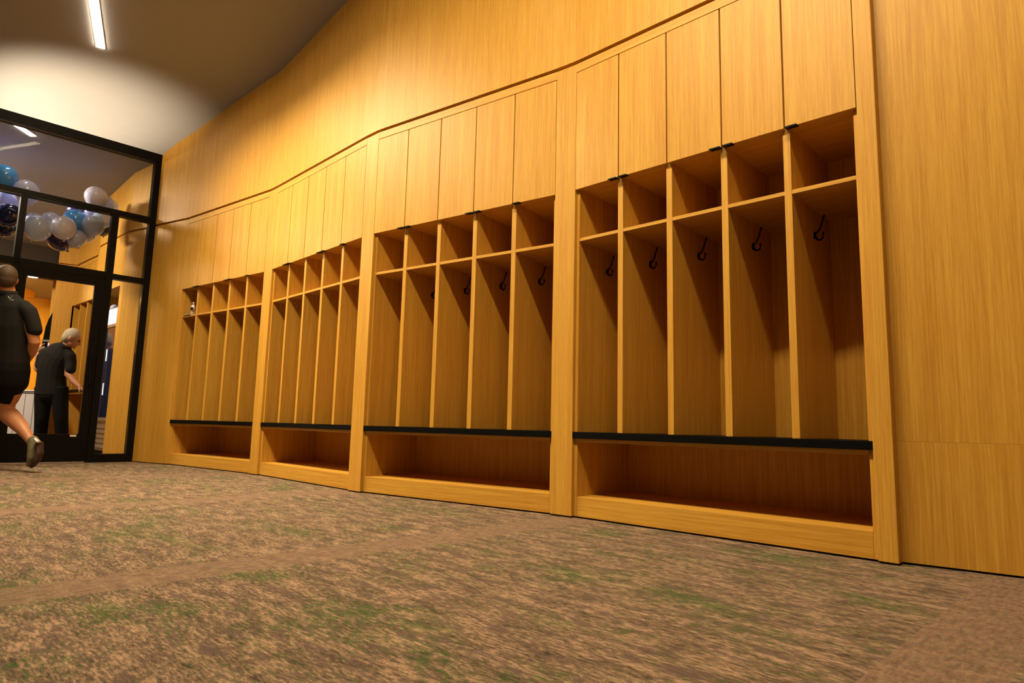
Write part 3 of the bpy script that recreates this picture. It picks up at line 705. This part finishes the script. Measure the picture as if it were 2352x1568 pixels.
# ------------------------------------------------------------------ trophy in the first cubby of the farthest bay
M['trophy'] = plain('pale_trophy_metal', (0.80, 0.62, 0.55), 0.25, metal=0.35, var=0.15, scale=60)
dA = (A5-A0).normalized()
tp = A0+dA*0.105+nA*0.085
tr = empty('trophy', (tp.x, tp.y, 1.5565), math.atan2(dA.y, dA.x)); tag(tr, 'small pale trophy figure in the top left cubby of the farthest locker bay', 'trophy')
MB().box(-0.032, 0.032, -0.028, 0.028, 0.0, 0.014).build('base', M['trophy'], tr, 0.002)
def lathe(prof, n=20):
    m = MB(); m.loft([[(r*math.cos(2*PI*i/n), r*math.sin(2*PI*i/n), z) for i in range(n)] for r, z in prof]); return m
lathe([(0.022, 0.0141), (0.027, 0.022), (0.026, 0.032), (0.016, 0.038), (0.012, 0.045), (0.020, 0.055), (0.025, 0.070), (0.024, 0.090), (0.017, 0.104), (0.009, 0.112), (0.006, 0.118)]).build('figure', M['trophy'], tr)
m = MB(); m.ball((0, 0, 0.128), 0.012); m.build('head', M['trophy'], tr)
MB().box(0.016, 0.042, -0.034, -0.024, 0.050, 0.078).build('plaque', M['black'], tr, 0, {'label': 'small black square plaque'})
bk = MB(); bk.box(-0.060, 0.080, -0.07, 0.07, 0, 0.0085); o = bk.build('book', M['dark']); o.location = (tp.x, tp.y, 1.5468); o.rotation_euler = (0, 0, math.atan2(dA.y, dA.x))
tag(o, 'thin dark book or tablet lying under the small trophy', 'book')
pg = MB(); pg.box(-0.058, 0.082, -0.0705, 0.068, 0.0015, 0.0065); pg.build('pages', M['tag'], o)
#END_PP

# ------------------------------------------------------------------ lights
def strip_light(name_label, p, q, w=0.062, mat='strip', group='recessed linear ceiling lights'):
    """p, q: plan ends; the diffuser sits just proud of the ceiling"""
    p = Vector(p); q = Vector(q); d = (q-p).normalized(); n = Vector((-d.y, d.x))
    root = empty('linear_light', (p.x, p.y, ceilz(S(p)))); tag(root, name_label, 'ceiling light', group)
    def P(v, off, dz): 
        a = v+n*off; return Vector((a.x, a.y, ceilz(S(v))+dz))-root.location
    def bar(w_, z0, z1, ext):
        a, b = p-d*ext, q+d*ext
        r = []
        for v in (a, b): r.append([P(v, -w_/2, z0), P(v, w_/2, z0), P(v, w_/2, z1), P(v, -w_/2, z1)])
        m = MB(); m.loft(r, smooth=False); return m
    bar(w+0.012, -0.006, 0.03, 0.006).build('housing', M['tag'], root)
    bar(w, -0.011, -0.0065, 0).build('diffuser', M[mat], root)
    return root
SE = Vector((-3.71, 5.30)); SD = Vector((0.462, -0.887)).normalized()
strip_light('long white linear light recessed in the ceiling, ending near the glass partition', SE, SE+SD*2.2)
strip_light('linear ceiling light over the middle of the room, in front of the nearer bays', Vector((-1.7, 2.25)), Vector((0.75, 0.45)))
def ceilpt(x, y):
    z = 3.3
    for _ in range(12):
        d = at(x, y, 1.0)-CO; t = (z-CH)/d.z; p = CO+d*t; z = ceilz(S(p))
    return p.xy
strip_light('short linear ceiling light seen through the glass, beyond the partition', ceilpt(40, 277), ceilpt(77, 311), 0.06, mat='strip2')

def area(name, loc, aim, sx, sy, power, col):
    l = bpy.data.lights.new(name, 'AREA'); l.shape = 'RECTANGLE'; l.size = sx; l.size_y = sy; l.energy = power; l.color = col
    o = bpy.data.objects.new(name, l); C.objects.link(o); o.location = loc
    o.rotation_euler = (Vector(aim)-Vector(loc)).to_track_quat('-Z', 'Y').to_euler(); return o
def spot(name, loc, aim, power, col, size=1.2, blend=0.8, rad=0.1):
    l = bpy.data.lights.new(name, 'SPOT'); l.energy = power; l.color = col; l.spot_size = size; l.spot_blend = blend; l.shadow_soft_size = rad
    o = bpy.data.objects.new(name, l); C.objects.link(o); o.location = loc
    o.rotation_euler = (Vector(aim)-Vector(loc)).to_track_quat('-Z', 'Y').to_euler(); return o
WARM = (1.0, 0.74, 0.46)
def wash(p, q, aim, power, spread=2.3):
    m = (Vector(p)+Vector(q))/2; L = (Vector(q)-Vector(p)).length; z = (ceilz(S(p))+ceilz(S(q)))/2-0.02
    l = bpy.data.lights.new('linear_lamp', 'AREA'); l.shape = 'RECTANGLE'; l.size = L; l.size_y = 0.06; l.energy = power; l.color = LC; l.spread = spread
    o = bpy.data.objects.new('linear_lamp', l); C.objects.link(o); o.location = (m.x, m.y, z)
    zx = (Vector((q[0]-p[0], q[1]-p[1], ceilz(S(q))-ceilz(S(p))))).normalized()
    d = (Vector(aim)-o.location).normalized(); zz = -(d-zx*d.dot(zx)).normalized(); yy = zz.cross(zx)
    o.rotation_euler = Matrix((zx, yy, zz)).transposed().to_euler(); return o
LC = (1.0, 0.79, 0.45)
wash(SE, SE+SD*2.2, (-2.6, 5.5, 0.8), 112, 2.0)
wash((-1.7, 2.25), (0.75, 0.45), (0.45, 3.2, 0.85), 100, 2.3)
spot('added_floor_spot', (-0.45, 2.1, 3.85), (-0.45, 2.3, 0), 42, LC, 0.95, 1.0, 0.1)  # added spot without a fixture, brightens the middle of the carpet
# beyond room
pz = SU(-1.3, 2.1); area('far_room_fill', (pz.x, pz.y, ceilz(-1.3)-0.1), (pz.x+0.6, pz.y+0.6, 0), 0.8, 0.3, 125, (1.0, 0.80, 0.55))  # added fill lamp without a fixture, brightens the far oak wall
pz = SU(-0.85, 1.9); spot('garland_fill_spot', (pz.x, pz.y, 3.08), SU(-0.5, 0.85, 2.62), 55, (0.90, 0.90, 1.0), 1.1, 0.7, 0.08)  # added cool spot without a fixture, brightens the balloons
pc = EB-AX.xy*1.2+WX.xy*0.8; area('passage_light', (pc.x, pc.y, 2.55), (pc.x, pc.y, 0), 0.5, 0.5, 90, (1.0, 0.72, 0.32))
# added unseen spot, imitates the bright patch of ceiling along the partition
wp = SU(0.14, 2.0, 1.3); wa = SU(0.25, 0.95, 3.5)
spot('added_ceiling_spot', wp, wa, 820, (1.0, 0.76, 0.43), 0.80, 0.95, 0.08)

w = bpy.data.worlds.new('world'); bpy.context.scene.world = w; w.use_nodes = True
w.node_tree.nodes['Background'].inputs[0].default_value = (0.02, 0.015, 0.01, 1); w.node_tree.nodes['Background'].inputs[1].default_value = 0.3

# ------------------------------------------------------------------ camera
cam = bpy.data.cameras.new('camera'); co = bpy.data.objects.new('camera', cam); C.objects.link(co)
cam.sensor_width = 36; cam.lens = FPX/2352*36; cam.clip_start = 0.05
co.matrix_world = Matrix((( CR.x, CU.x, -_fw.x, 0), (CR.y, CU.y, -_fw.y, 0), (CR.z, CU.z, -_fw.z, CH), (0, 0, 0, 1)))
sc = bpy.context.scene; sc.camera = co
sc.view_settings.view_transform = 'Standard'; sc.view_settings.look = 'None'; sc.view_settings.gamma = 1
sc.view_settings.use_curve_mapping = False; sc.view_settings.exposure = 0.14
